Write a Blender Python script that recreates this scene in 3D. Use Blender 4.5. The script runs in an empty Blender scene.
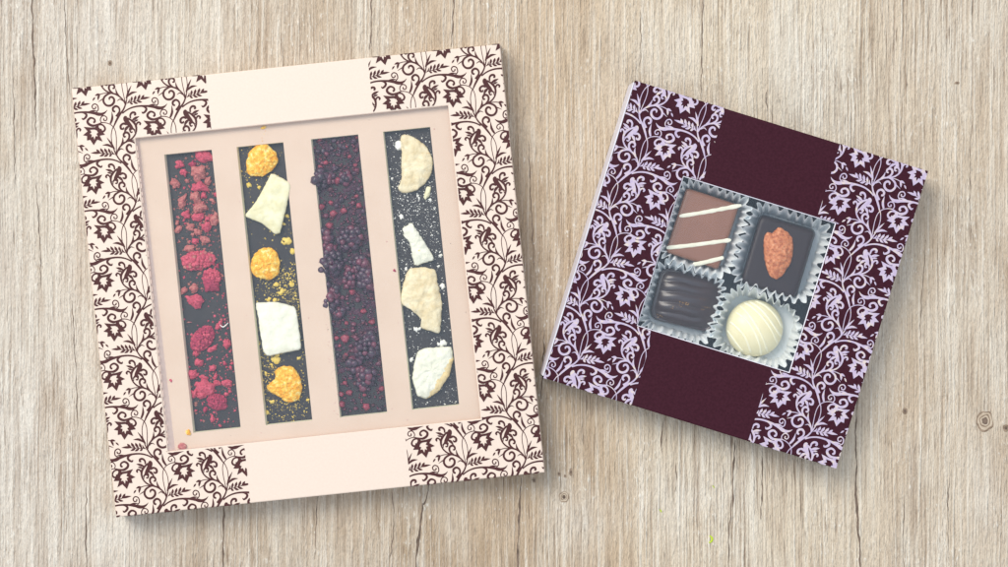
import bpy, bmesh, math, random
from mathutils import Vector, Matrix, noise
random.seed(7)
R = math.radians
S = 0.0004653          # metres per photo pixel at table level; all builders below work in "pixels"
D = 1830.0             # camera height above the table in the same unit
CX, CY = 504.0, 283.5
C = bpy.context.scene.collection

# ------------------------------------------------------------------ scene, camera, light
scn = bpy.context.scene
world = bpy.data.worlds.new("World"); scn.world = world; world.use_nodes = True
bg = world.node_tree.nodes["Background"]
bg.inputs[0].default_value = (0.93, 0.955, 1.0, 1); bg.inputs[1].default_value = 0.64
scn.view_settings.view_transform = 'Standard'; scn.view_settings.look = 'None'
scn.view_settings.exposure = 0.13; scn.view_settings.gamma = 1.0
cam = bpy.data.cameras.new("camera"); co = bpy.data.objects.new("camera", cam); C.objects.link(co)
co.location = (0, 0, D*S); cam.sensor_width = 36; cam.lens = 36*D/1008.0
cam.clip_start = 0.02; cam.clip_end = 60
scn.camera = co
def area(name, loc, target, size, power, col):
    l = bpy.data.lights.new(name, 'AREA'); l.shape = 'SQUARE'; l.size = size; l.energy = power; l.color = col
    o = bpy.data.objects.new(name, l); C.objects.link(o); o.location = loc
    o.rotation_euler = (Vector(target)-Vector(loc)).to_track_quat('-Z', 'Y').to_euler()
area('window_lamp', (-1.3, 1.4, 2.4), (0, 0, 0), 1.6, 80, (1.0, 0.94, 0.84))
area('overhead_fill', (-0.25, 0.1, 2.3), (-0.25, 0.1, 0), 2.2, 15, (0.46, 0.72, 1.0))  # added overhead fill, bluish so the film windows mirror a haze

# ------------------------------------------------------------------ helpers
def W(px, py, z):
    k = (D-z)/D
    return Vector(((px-CX)*k, (CY-py)*k, z))

class Frame:
    """place of a thing: world origin (px units) and turn about z"""
    def __init__(s, px, py, z0=0.0, deg=0.0, zt=None):
        o = W(px, py, z0 if zt is None else zt); s.o = Vector((o.x, o.y, z0)); s.a = R(deg)
        s.c, s.s = math.cos(s.a), math.sin(s.a)
    def inv(s, w):
        d = w - s.o
        return Vector((d.x*s.c + d.y*s.s, -d.x*s.s + d.y*s.c, d.z))
    def I(s, px, py, z):                # photo pixel seen at height z -> local
        return s.inv(W(px, py, z))

def setp(o, label=None, cat=None, group=None, kind=None):
    if label: o['label'] = label
    if cat: o['category'] = cat
    if group: o['group'] = group
    if kind: o['kind'] = kind
    return o

def thing(name, fr, label, cat, group=None):
    o = bpy.data.objects.new(name, None); C.objects.link(o)
    o.empty_display_size = 0.01
    o.location = fr.o*S; o.rotation_euler = (0, 0, fr.a)
    return setp(o, label, cat, group)

class MB:
    def __init__(s): s.v = []; s.f = []; s.m = []
    def vert(s, p): s.v.append(Vector(p)); return len(s.v)-1
    def face(s, idx, m=0): s.f.append(tuple(idx)); s.m.append(m)
    def poly(s, pts, m=0): s.face([s.vert(p) for p in pts], m)
    def loft(s, rings, m=0, close=True, cap0=False, cap1=False):
        ids = [[s.vert(p) for p in r] for r in rings]
        n = len(ids[0])
        for a, b in zip(ids, ids[1:]):
            for i in range(n if close else n-1):
                j = (i+1) % n
                s.face((a[i], a[j], b[j], b[i]), m)
        if cap0: s.face(list(reversed(ids[0])), m)
        if cap1: s.face(ids[-1], m)
        return ids
    def box(s, x0, x1, y0, y1, z0, z1, m=0):
        s.loft([[(x0,y0,z0),(x1,y0,z0),(x1,y1,z0),(x0,y1,z0)], [(x0,y0,z1),(x1,y0,z1),(x1,y1,z1),(x0,y1,z1)]], m, True, True, True)
    def build(s, name, mats, parent=None, smooth=True, bevel=0, angle=None):
        me = bpy.data.meshes.new(name)
        me.from_pydata([tuple(p*S) for p in s.v], [], s.f)
        for m in (mats if isinstance(mats, (list, tuple)) else [mats]): me.materials.append(m)
        me.polygons.foreach_set('material_index', s.m)
        bm = bmesh.new(); bm.from_mesh(me); bmesh.ops.recalc_face_normals(bm, faces=bm.faces); bm.to_mesh(me); bm.free()
        me.polygons.foreach_set('use_smooth', [smooth]*len(s.f))
        if angle is not None: me.set_sharp_from_angle(angle=R(angle))
        me.update()
        o = bpy.data.objects.new(name, me); C.objects.link(o)
        if parent: o.parent = parent
        if bevel:
            b = o.modifiers.new('bevel', 'BEVEL'); b.width = bevel*S; b.segments = 3; b.limit_method = 'ANGLE'
        return o

def catmull(pts, n=6, closed=False):
    out = []; N = len(pts)
    rng = range(N if closed else N-1)
    for i in rng:
        if closed: p = [pts[(i+k-1) % N] for k in range(4)]
        else: p = [pts[max(0, i-1)], pts[i], pts[i+1], pts[min(N-1, i+2)]]
        for t in range(n):
            u = t/n
            out.append(tuple(0.5*((2*b)+(-a+c)*u+(2*a-5*b+4*c-d)*u*u+(-a+3*b-3*c+d)*u**3) for a, b, c, d in zip(*p)))
    if not closed: out.append(tuple(pts[-1]))
    return out

# ------------------------------------------------------------------ materials
def mat(name, c1, c2=None, feat=6, rough=0.5, bump=0.0, bfeat=None, spec=0.5, lo=0.35, hi=0.65, coat=0, c3=None, detail=4, sss=0, fleck=None):
    m = bpy.data.materials.new(name); m.use_nodes = True
    nt = m.node_tree; N = nt.nodes; L = nt.links
    b = N['Principled BSDF']; b.inputs['Roughness'].default_value = rough
    b.inputs['Specular IOR Level'].default_value = spec
    if coat: b.inputs['Coat Weight'].default_value = coat; b.inputs['Coat Roughness'].default_value = 0.15
    if sss:
        b.inputs['Subsurface Weight'].default_value = sss; b.inputs['Subsurface Scale'].default_value = 0.0015
        b.inputs['Subsurface Radius'].default_value = (1, .6, .4)
    tc = N.new('ShaderNodeTexCoord')
    oi = N.new('ShaderNodeObjectInfo')
    ad = N.new('ShaderNodeVectorMath'); ad.operation = 'MULTIPLY_ADD'
    cb = N.new('ShaderNodeCombineXYZ'); 
    for k in range(3): L.new(oi.outputs['Random'], cb.inputs[k])
    L.new(cb.outputs[0], ad.inputs[0]); ad.inputs[1].default_value = (0.7, 0.7, 0.7); L.new(tc.outputs['Object'], ad.inputs[2])
    vec = ad.outputs[0]
    if c2 is None: c2 = tuple(min(1, x*1.12) for x in c1)
    nz = N.new('ShaderNodeTexNoise'); nz.inputs['Scale'].default_value = 1/(feat*S); nz.inputs['Detail'].default_value = detail
    nz.inputs['Roughness'].default_value = 0.6
    L.new(vec, nz.inputs['Vector'])
    rp = N.new('ShaderNodeValToRGB'); e = rp.color_ramp.elements
    e[0].position = lo; e[0].color = (*c1, 1); e[1].position = hi; e[1].color = (*c2, 1)
    if c3: x = e.new(min(0.98, hi+0.12)); x.color = (*c3, 1)
    L.new(nz.outputs['Fac'], rp.inputs['Fac'])
    col = rp.outputs['Color']
    if fleck:
        fc, ffeat, thr = fleck
        n2 = N.new('ShaderNodeTexNoise'); n2.inputs['Scale'].default_value = 1/(ffeat*S); n2.inputs['Detail'].default_value = 2
        L.new(vec, n2.inputs['Vector'])
        mr = N.new('ShaderNodeMapRange'); mr.inputs[1].default_value = thr; mr.inputs[2].default_value = thr+0.06
        L.new(n2.outputs['Fac'], mr.inputs[0])
        mx = N.new('ShaderNodeMix'); mx.data_type = 'RGBA'; L.new(mr.outputs[0], mx.inputs[0]); L.new(col, mx.inputs[6]); mx.inputs[7].default_value = (*fc, 1)
        col = mx.outputs[2]
    L.new(col, b.inputs['Base Color'])
    if bump:
        n3 = N.new('ShaderNodeTexNoise'); n3.inputs['Scale'].default_value = 1/((bfeat or feat)*S); n3.inputs['Detail'].default_value = 5
        L.new(vec, n3.inputs['Vector'])
        bp = N.new('ShaderNodeBump'); bp.inputs['Strength'].default_value = 1.0; bp.inputs['Distance'].default_value = bump*S
        L.new(n3.outputs['Fac'], bp.inputs['Height']); L.new(bp.outputs[0], b.inputs['Normal'])
    return m

def film_mat(name, fac, rough=0.06, tint=(1, 1, 1)):
    m = bpy.data.materials.new(name); m.use_nodes = True
    nt = m.node_tree; N = nt.nodes; L = nt.links
    N.remove(N['Principled BSDF'])
    t = N.new('ShaderNodeBsdfTransparent'); t.inputs[0].default_value = (*tint, 1)
    g = N.new('ShaderNodeBsdfGlossy'); g.inputs['Roughness'].default_value = rough
    g.inputs['Color'].default_value = (1, 1, 1, 1)
    lw = N.new('ShaderNodeLayerWeight'); lw.inputs[0].default_value = 0.25
    mr = N.new('ShaderNodeMapRange'); mr.inputs[1].default_value = 0; mr.inputs[2].default_value = 1
    mr.inputs[3].default_value = fac; mr.inputs[4].default_value = 0.35
    L.new(lw.outputs['Fresnel'], mr.inputs[0])
    x = N.new('ShaderNodeMixShader'); L.new(mr.outputs[0], x.inputs[0]); L.new(t.outputs[0], x.inputs[1]); L.new(g.outputs[0], x.inputs[2])
    d = N.new('ShaderNodeBsdfDiffuse'); d.inputs[0].default_value = (0.70, 0.84, 1.0, 1)      # bluish diffuse layer paints the reflected haze onto the film
    y = N.new('ShaderNodeMixShader'); y.inputs[0].default_value = 0.032; L.new(x.outputs[0], y.inputs[1]); L.new(d.outputs[0], y.inputs[2])
    L.new(y.outputs[0], N['Material Output'].inputs[0])
    return m

M = {}
M['card'] = mat('cream card', (0.685, 0.560, 0.472), (0.71, 0.586, 0.497), 2.2, rough=0.42, spec=0.35, bump=0.08, bfeat=3)
M['card_in'] = mat('blush card', (0.60, 0.452, 0.348), (0.63, 0.482, 0.378), 50, rough=0.6, spec=0.3, bump=0.08, bfeat=2.5, fleck=((0.45, 0.33, 0.28), 2.5, 0.76))
M['card_cut'] = mat('cut card edge', (0.74, 0.70, 0.50), (0.80, 0.76, 0.58), 12, rough=0.7)
M['card_rim'] = mat('folded card rim', (0.60, 0.46, 0.40), (0.65, 0.50, 0.44), 30, rough=0.6)
M['brown_ink'] = mat('brown ink', (0.058, 0.015, 0.014), (0.068, 0.019, 0.018), 30, rough=0.45, spec=0.2)
M['plum'] = mat('plum card', (0.034, 0.0062, 0.0125), (0.046, 0.0095, 0.018), 2.4, rough=0.4, spec=0.09, bump=0.04, bfeat=2.5, fleck=((0.16, 0.07, 0.09), 1.6, 0.775))
M['pearl'] = mat('pearl lilac ink', (0.42, 0.345, 0.50), (0.50, 0.42, 0.53), 4.0, rough=0.36, spec=0.25, c3=(0.62, 0.52, 0.45), lo=0.3, hi=0.54)
M['tray'] = mat('pale lilac card', (0.62, 0.60, 0.68), (0.7, 0.68, 0.74), 30, rough=0.5)
M['tray_dark'] = mat('dark card', (0.016, 0.022, 0.030), (0.024, 0.030, 0.04), 30, rough=0.6)
M['film'] = film_mat('clear film', 0.012)
M['film2'] = film_mat('clear film right', 0.010, 0.08)
M['choc'] = mat('dark chocolate', (0.018, 0.013, 0.013), (0.026, 0.019, 0.018), 14, rough=0.42, bump=0.3, bfeat=8, spec=0.3)
M['rasp'] = mat('dried raspberry', (0.44, 0.045, 0.085), (0.64, 0.105, 0.16), 2.2, rough=0.7, bump=1.6, bfeat=1.8, spec=0.25, c3=(0.78, 0.26, 0.32))
M['rasp_pale'] = mat('pale raspberry flesh', (0.38, 0.085, 0.095), (0.54, 0.21, 0.18), 2.6, rough=0.75, bump=1.6, bfeat=2, spec=0.25, c3=(0.70, 0.40, 0.29))
M['rasp_brown'] = mat('brownish raspberry crumb', (0.30, 0.10, 0.085), (0.45, 0.17, 0.13), 2.5, rough=0.8)
M['rasp_dark'] = mat('deep raspberry', (0.26, 0.020, 0.06), (0.50, 0.05, 0.11), 2.2, rough=0.65, bump=1.5, bfeat=1.6, spec=0.25)
M['orange'] = mat('dried orange fruit', (0.84, 0.36, 0.012), (0.90, 0.56, 0.07), 4.5, rough=0.5, bump=2.0, bfeat=2.6, spec=0.3, c3=(0.92, 0.76, 0.34), lo=0.42, hi=0.56)
M['yellow'] = mat('yellow fruit powder', (0.66, 0.46, 0.06), (0.78, 0.60, 0.16), 3, rough=0.8)
M['ivory'] = mat('ivory dried fruit', (0.66, 0.61, 0.37), (0.77, 0.735, 0.52), 9, rough=0.7, bump=1.2, bfeat=6, spec=0.25, fleck=((0.50, 0.25, 0.12), 2.6, 0.76))
M['white'] = mat('white dried fruit', (0.67, 0.66, 0.53), (0.76, 0.75, 0.64), 9, rough=0.75, bump=1.3, bfeat=5, spec=0.2, fleck=((0.80, 0.62, 0.16), 4.5, 0.72))
M['banana'] = mat('cream dried fruit', (0.62, 0.50, 0.29), (0.76, 0.67, 0.46), 8, rough=0.72, bump=1.3, bfeat=5, spec=0.25, c3=(0.83, 0.79, 0.64), fleck=((0.58, 0.36, 0.14), 3.2, 0.70))
M['rind'] = mat('golden rind', (0.72, 0.54, 0.24), (0.80, 0.65, 0.36), 6, rough=0.7, bump=0.8, bfeat=3)
M['sugar'] = mat('white crumb', (0.75, 0.74, 0.68), (0.85, 0.84, 0.80), 5, rough=0.8)
M['bberry'] = mat('blackberry', (0.022, 0.012, 0.024), (0.075, 0.026, 0.056), 4, rough=0.36, bump=0.4, bfeat=2, c3=(0.15, 0.04, 0.075), lo=0.4, hi=0.62)
M['bberry_red'] = mat('reddish blackberry', (0.075, 0.017, 0.035), (0.17, 0.032, 0.065), 4, rough=0.38, bump=0.25, bfeat=2)
M['paste'] = mat('crushed berries', (0.028, 0.012, 0.022), (0.080, 0.020, 0.045), 4, rough=0.5, spec=0.25, bump=1.2, bfeat=2.2, c3=(0.15, 0.025, 0.05))
M['redseed'] = mat('red drupelet', (0.17, 0.018, 0.036), (0.34, 0.045, 0.08), 2.4, rough=0.45, bump=0.8, bfeat=2)
M['bcrumb'] = mat('berry crumb', (0.045, 0.010, 0.02), (0.11, 0.018, 0.032), 3, rough=0.5)
M['paper'] = mat('white greaseproof paper', (0.86, 0.90, 0.91), (0.90, 0.93, 0.94), 10, rough=0.6, spec=0.3)
M['milk'] = mat('milk chocolate', (0.205, 0.083, 0.046), (0.23, 0.094, 0.053), 25, rough=0.42, bump=0.1, bfeat=6, fleck=((0.40, 0.25, 0.19), 2.0, 0.79))
M['darkp'] = mat('dark chocolate shell', (0.020, 0.011, 0.013), (0.026, 0.014, 0.015), 20, rough=0.42, bump=0.08, bfeat=8, spec=0.25)
M['ridge'] = mat('glossy dark chocolate', (0.022, 0.010, 0.011), (0.030, 0.014, 0.014), 15, rough=0.3, spec=0.4, coat=0.25)
M['icing'] = mat('white icing', (0.68, 0.66, 0.52), (0.74, 0.72, 0.59), 10, rough=0.4)
M['whitec'] = mat('white chocolate', (0.73, 0.66, 0.41), (0.77, 0.705, 0.465), 25, rough=0.33, bump=0.12, bfeat=8)
M['drizzle'] = mat('white drizzle', (0.84, 0.79, 0.56), (0.88, 0.84, 0.64), 12, rough=0.33)
M['almond'] = mat('caramelised almond', (0.38, 0.095, 0.028), (0.62, 0.215, 0.08), 3.2, rough=0.5, bump=1.6, bfeat=2.6, c3=(0.66, 0.36, 0.22), lo=0.38, hi=0.6, fleck=((0.74, 0.55, 0.42), 3.0, 0.75))
M['gold'] = mat('gold speck', (0.50, 0.27, 0.08), (0.62, 0.36, 0.12), 4, rough=0.4)
M['green'] = mat('fresh green', (0.42, 0.55, 0.02), (0.5, 0.62, 0.04), 4, rough=0.5)
M['crack'] = mat('dark wood fissure', (0.09, 0.062, 0.046), (0.19, 0.135, 0.10), 7, rough=0.9)
M['knot'] = mat('knot wood', (0.17, 0.115, 0.075), (0.32, 0.235, 0.165), 4, rough=0.7)
M['knot_pale'] = mat('pale knot wood', (0.42, 0.33, 0.24), (0.52, 0.43, 0.33), 4, rough=0.7)

_p = M['paper'].node_tree
_t = _p.nodes.new('ShaderNodeBsdfTranslucent'); _t.inputs[0].default_value = (0.86, 0.92, 0.94, 1)
_x = _p.nodes.new('ShaderNodeMixShader'); _x.inputs[0].default_value = 0.15
_p.links.new(_p.nodes['Principled BSDF'].outputs[0], _x.inputs[1]); _p.links.new(_t.outputs[0], _x.inputs[2])
_p.links.new(_x.outputs[0], _p.nodes['Material Output'].inputs[0])

def wood():
    m = bpy.data.materials.new('washed oak'); m.use_nodes = True
    nt = m.node_tree; N = nt.nodes; L = nt.links
    b = N['Principled BSDF']; b.inputs['Roughness'].default_value = 0.62; b.inputs['Specular IOR Level'].default_value = 0.3
    tc = N.new('ShaderNodeTexCoord')
    def math_(op, a, bb, clamp=False):
        n = N.new('ShaderNodeMath'); n.operation = op; n.use_clamp = clamp
        for k, v in enumerate((a, bb)):
            if isinstance(v, (int, float)): n.inputs[k].default_value = v
            else: L.new(v, n.inputs[k])
        return n.outputs[0]
    # grain warp: a slow wave that bends the fibres sideways
    wn = N.new('ShaderNodeTexNoise'); wm = N.new('ShaderNodeMapping'); wm.inputs['Scale'].default_value = (1, 0.35, 1)
    L.new(tc.outputs['Object'], wm.inputs[0]); L.new(wm.outputs[0], wn.inputs['Vector']); wn.inputs['Scale'].default_value = 1/(90*S); wn.inputs['Detail'].default_value = 3
    sub = N.new('ShaderNodeVectorMath'); sub.operation = 'SUBTRACT'; L.new(wn.outputs['Color'], sub.inputs[0]); sub.inputs[1].default_value = (.5, .5, .5)
    mul = N.new('ShaderNodeVectorMath'); mul.operation = 'MULTIPLY'; L.new(sub.outputs[0], mul.inputs[0]); mul.inputs[1].default_value = (9*S, 0, 0)
    add = N.new('ShaderNodeVectorMath'); add.operation = 'ADD'; L.new(tc.outputs['Object'], add.inputs[0]); L.new(mul.outputs[0], add.inputs[1])
    vec = add.outputs[0]
    def streak(feat, stretch, detail=4, off=0.0, rough=0.6):
        mp = N.new('ShaderNodeMapping'); mp.inputs['Scale'].default_value = (1, 1/stretch, 1); mp.inputs['Location'].default_value = (off, off*1.7, off)
        L.new(vec, mp.inputs[0])
        n = N.new('ShaderNodeTexNoise'); n.inputs['Scale'].default_value = 1/(feat*S); n.inputs['Detail'].default_value = detail; n.inputs['Roughness'].default_value = rough
        L.new(mp.outputs[0], n.inputs['Vector']); return n.outputs['Fac']
    def rng(f, a, c, lo=0.0, hi=1.0):
        n = N.new('ShaderNodeMapRange'); n.inputs[1].default_value = a; n.inputs[2].default_value = c; n.inputs[3].default_value = lo; n.inputs[4].default_value = hi
        L.new(f, n.inputs[0]); return n.outputs[0]
    def mix(f, a, c, mode='MIX'):
        n = N.new('ShaderNodeMix'); n.data_type = 'RGBA'; n.blend_type = mode
        if isinstance(f, (int, float)): n.inputs[0].default_value = f
        else: L.new(f, n.inputs[0])
        for k, v in ((6, a), (7, c)):
            if isinstance(v, tuple): n.inputs[k].default_value = (*v, 1)
            else: L.new(v, n.inputs[k])
        return n.outputs[2]
    # boards of the veneer: tone bands that run the length of the grain
    sx = N.new('ShaderNodeSeparateXYZ'); L.new(vec, sx.inputs[0])
    px = math_('DIVIDE', sx.outputs['X'], 1008*S)
    big = streak(130, 3.0, 3, 0.3)
    bx = math_('ADD', math_('ADD', px, 0.5), math_('MULTIPLY', math_('SUBTRACT', big, 0.5), 0.16))
    rp = N.new('ShaderNodeValToRGB'); el = rp.color_ramp.elements
    stops = [(0.00, (0.46, 0.415, 0.365)), (0.10, (0.48, 0.43, 0.375)), (0.24, (0.455, 0.39, 0.32)), (0.40, (0.435, 0.352, 0.268)), (0.50, (0.43, 0.34, 0.25)),
             (0.575, (0.42, 0.325, 0.23)), (0.66, (0.50, 0.425, 0.33)), (0.80, (0.505, 0.435, 0.345)), (0.90, (0.475, 0.40, 0.315)), (1.0, (0.45, 0.375, 0.295))]
    el[0].position, el[0].color = stops[0][0], (*stops[0][1], 1); el[1].position, el[1].color = stops[-1][0], (*stops[-1][1], 1)
    stops = [(p, (c[0]*1.25, c[1]*1.23, c[2]*1.19)) for p, c in stops]
    el[0].color = (*stops[0][1], 1); el[1].color = (*stops[-1][1], 1)
    for p, c in stops[1:-1]:
        x = el.new(p); x.color = (*c, 1)
    L.new(bx, rp.inputs['Fac'])
    col = rp.outputs['Color']
    # pale wash that lies in long patches, brown heart showing between
    col = mix(rng(streak(75, 3.5, 5, 0.9), 0.48, 0.68, 0, 0.62), col, (0.70, 0.65, 0.56))
    col = mix(rng(streak(55, 3.2, 6, 2.1), 0.52, 0.72, 0, 0.58), col, (0.38, 0.265, 0.165))
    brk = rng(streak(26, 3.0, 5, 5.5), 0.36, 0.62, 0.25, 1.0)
    for cx_, cy_, rx_, ry_, k_ in ((535, 300, 62, 190, .55), (548, 455, 70, 75, .5), (430, 545, 150, 95, .75), (240, 545, 110, 80, .6), (520, 470, 40, 60, .45), (330, 15, 130, 60, .30), (985, 421, 26, 60, .35), (905, 330, 60, 150, .22), (40, 200, 40, 130, .2)):  # brown wood figure, partly painted-in shade right of and below the cream box
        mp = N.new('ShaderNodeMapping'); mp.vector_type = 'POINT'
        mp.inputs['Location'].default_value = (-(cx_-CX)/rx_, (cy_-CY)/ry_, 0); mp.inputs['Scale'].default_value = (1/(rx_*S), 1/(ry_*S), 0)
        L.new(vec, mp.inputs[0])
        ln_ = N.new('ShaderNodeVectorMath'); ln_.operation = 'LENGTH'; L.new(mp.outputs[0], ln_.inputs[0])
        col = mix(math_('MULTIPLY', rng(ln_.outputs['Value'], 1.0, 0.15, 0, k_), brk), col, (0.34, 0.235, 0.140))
    for cx_, cy_, rx_, ry_, k_ in ((115, 25, 40, 55, .55), (22, 430, 60, 140, .45), (580, 520, 45, 50, .45), (690, 500, 90, 80, .45), (640, 60, 70, 90, .35), (800, 70, 90, 90, .3), (985, 500, 30, 60, .3), (100, 540, 60, 40, .5)):
        mp = N.new('ShaderNodeMapping'); mp.vector_type = 'POINT'
        mp.inputs['Location'].default_value = (-(cx_-CX)/rx_, (cy_-CY)/ry_, 0); mp.inputs['Scale'].default_value = (1/(rx_*S), 1/(ry_*S), 0)
        L.new(vec, mp.inputs[0])
        ln_ = N.new('ShaderNodeVectorMath'); ln_.operation = 'LENGTH'; L.new(mp.outputs[0], ln_.inputs[0])
        col = mix(math_('MULTIPLY', rng(ln_.outputs['Value'], 1.0, 0.1, 0, k_), brk), col, (0.76, 0.725, 0.66))
    # medium and fine fibres
    f1 = streak(7, 60, 4, 0.1); f2 = streak(2.2, 80, 3, 0.5); f3 = streak(1.5, 50, 2, 1.3)
    amount = rng(streak(70, 2.2, 4, 7.7), 0.36, 0.64, 0.22, 1.1)
    col = mix(math_('MULTIPLY', rng(f1, 0.50, 0.68, 0, 0.26), amount), col, (0.37, 0.27, 0.185))
    col = mix(rng(f1, 0.46, 0.30, 0, 0.16), col, (0.78, 0.73, 0.64))
    col = mix(math_('MULTIPLY', rng(f2, 0.54, 0.63, 0, 0.55), amount), col, (0.30, 0.21, 0.145))
    col = mix(rng(f2, 0.45, 0.34, 0, 0.48), col, (0.80, 0.75, 0.665))
    col = mix(math_('MULTIPLY', rng(f3, 0.53, 0.66, 0, 0.55), amount), col, (0.29, 0.21, 0.145))
    col = mix(rng(f3, 0.44, 0.30, 0, 0.35), col, (0.80, 0.76, 0.68))
    # short dark pores
    pore = streak(2.0, 20, 2, 3.3)
    col = mix(math_('MULTIPLY', rng(pore, 0.62, 0.69, 0, 0.75), amount), col, (0.20, 0.135, 0.09))
    # pale brushed flecks, with a darker lip beside them
    fl = streak(2.6, 3.5, 3, 4.4)
    patch = rng(streak(60, 2.0, 3, 9.1), 0.47, 0.60, 0.0, 1.0)
    col = mix(math_('MULTIPLY', rng(fl, 0.60, 0.67, 0, 0.65), patch), col, (0.82, 0.78, 0.70))
    col = mix(math_('MULTIPLY', rng(fl, 0.40, 0.33, 0, 0.55), patch), col, (0.36, 0.27, 0.19))
    L.new(col, b.inputs['Base Color'])
    h = math_('ADD', math_('MULTIPLY', f2, -1.0), math_('ADD', math_('MULTIPLY', f3, -0.5), math_('MULTIPLY', fl, 1.4)))
    h = math_('ADD', h, math_('MULTIPLY', streak(9, 5, 4, 6.0), 0.9))
    bp = N.new('ShaderNodeBump'); bp.inputs['Strength'].default_value = 1.0; bp.inputs['Distance'].default_value = 2.2*S
    L.new(h, bp.inputs['Height']); L.new(bp.outputs[0], b.inputs['Normal'])
    return m

# ------------------------------------------------------------------ table
def table():
    mb = MB()
    X, Y = 2600, 1900
    nx = 12
    mb.loft([[(-X,-Y,-40),(X,-Y,-40),(X,Y,-40),(-X,Y,-40)], [(-X,-Y,0),(X,-Y,0),(X,Y,0),(-X,Y,0)]], 0, True, True, True)
    def crack(pts, w):
        pts = catmull([(*p, 1) for p in pts], 20)
        n = len(pts); a = []; c = []
        for i, (x, y, _) in enumerate(pts):
            jit = noise.noise((x*0.11, y*0.13, 3.3))*1.3
            ww = w*(math.sin(math.pi*min(1, max(0.02, i/(n-1))))**0.5)*max(.4, 0.8+1.0*noise.noise((y*0.09, x*.2, 1)))*0.5
            a.append(W(x-ww+jit, y, 0.15)); c.append(W(x+ww+jit, y, 0.15))
        mb.loft([a, c], 1, False)
    for pts, w in [
        ([(32,-20),(33,40),(35,90),(36,140)],1.6), ([(64,-10),(66,40),(70,95)],1.0), ([(12,60),(14,120),(15,190)],0.9),
        ([(87,470),(86,530),(88,600)],1.2), ([(72,300),(75,360),(78,430)],0.9), ([(36,180),(40,240),(41,290)],0.9),
        ([(224,505),(223,535),(224,600)],2.0), ([(372,-10),(371,20),(370,50)],1.3), ([(454,-10),(453,20),(451,48)],1.6),
        ([(429,484),(426,500),(424,505)],2.2), ([(423,503),(420,530),(417,552),(412,600)],2.4), ([(521,478),(519,520),(517,600)],2.0),
        ([(318,480),(316,520),(315,560)],0.9), ([(392,492),(394,520),(390,560)],0.9),
        ([(663,420),(661,440),(662,455)],1.3), ([(676,462),(676,480),(675,492)],1.0), ([(735,440),(733,480),(732,520)],1.8), ([(731,500),(729,540),(728,600)],1.3),
        ([(763,448),(762,490),(761,520)],1.5), ([(857,465),(856,495),(859,540),(863,600)],2.2), ([(858,390),(856,430),(857,470)],1.3),
        ([(703,-5),(702,40),(701,100)],1.3), ([(767,90),(766,100),(767,112)],1.2), ([(772,105),(772,115),(772,124)],1.1),
        ([(903,180),(896,220),(893,260)],0.8), ([(925,240),(922,300),(920,340)],0.8), ([(972,120),(970,180),(971,240)],0.8), ([(640,10),(641,40),(640,70)],0.7),
        ([(545,330),(543,360),(541,400)],1.2), ([(528,140),(531,200),(534,270)],0.9), ([(598,300),(596,320),(595,335)],0.8),
        ([(950,470),(948,510),(949,560)],0.7), ([(905,500),(903,530),(904,580)],0.7)]:
        crack(pts, w)
    def knot(px, py, rx, ry):
        lv = ((1.0, 2), (0.84, 3), (0.62, 2), (0.50, 3), (0.34, 1)) if rx > 4.5 else ((1.0, 2), (0.45, 1))
        for k, (q, mi) in enumerate(lv):
            ring = []
            for i in range(24):
                a = i/24*2*math.pi; r = q*(1+0.25*noise.noise((math.cos(a)*1.4+px, math.sin(a)*1.4+py, k*.3)))
                ring.append(W(px+rx*r*math.cos(a), py+ry*r*math.sin(a), 0.2+0.08*k))
            mb.poly(ring, mi)
    for k in [(985,421,9,10.5),(905,411,2.6,3.4),(1006,428,3,4),(564,497,5,5.5),(559,474,1.6,2.2),(571,472,1.8,4),(565,476,1.2,1.6),(534,480,2,2.4),(110,63,2.2,2.8),(957,83,2.6,1.6)]:
        knot(*k)
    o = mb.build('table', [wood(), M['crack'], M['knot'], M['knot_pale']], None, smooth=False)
    setp(o, 'pale washed oak table top with vertical grain, cracks and knots', 'table', None, 'structure')
table()

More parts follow.
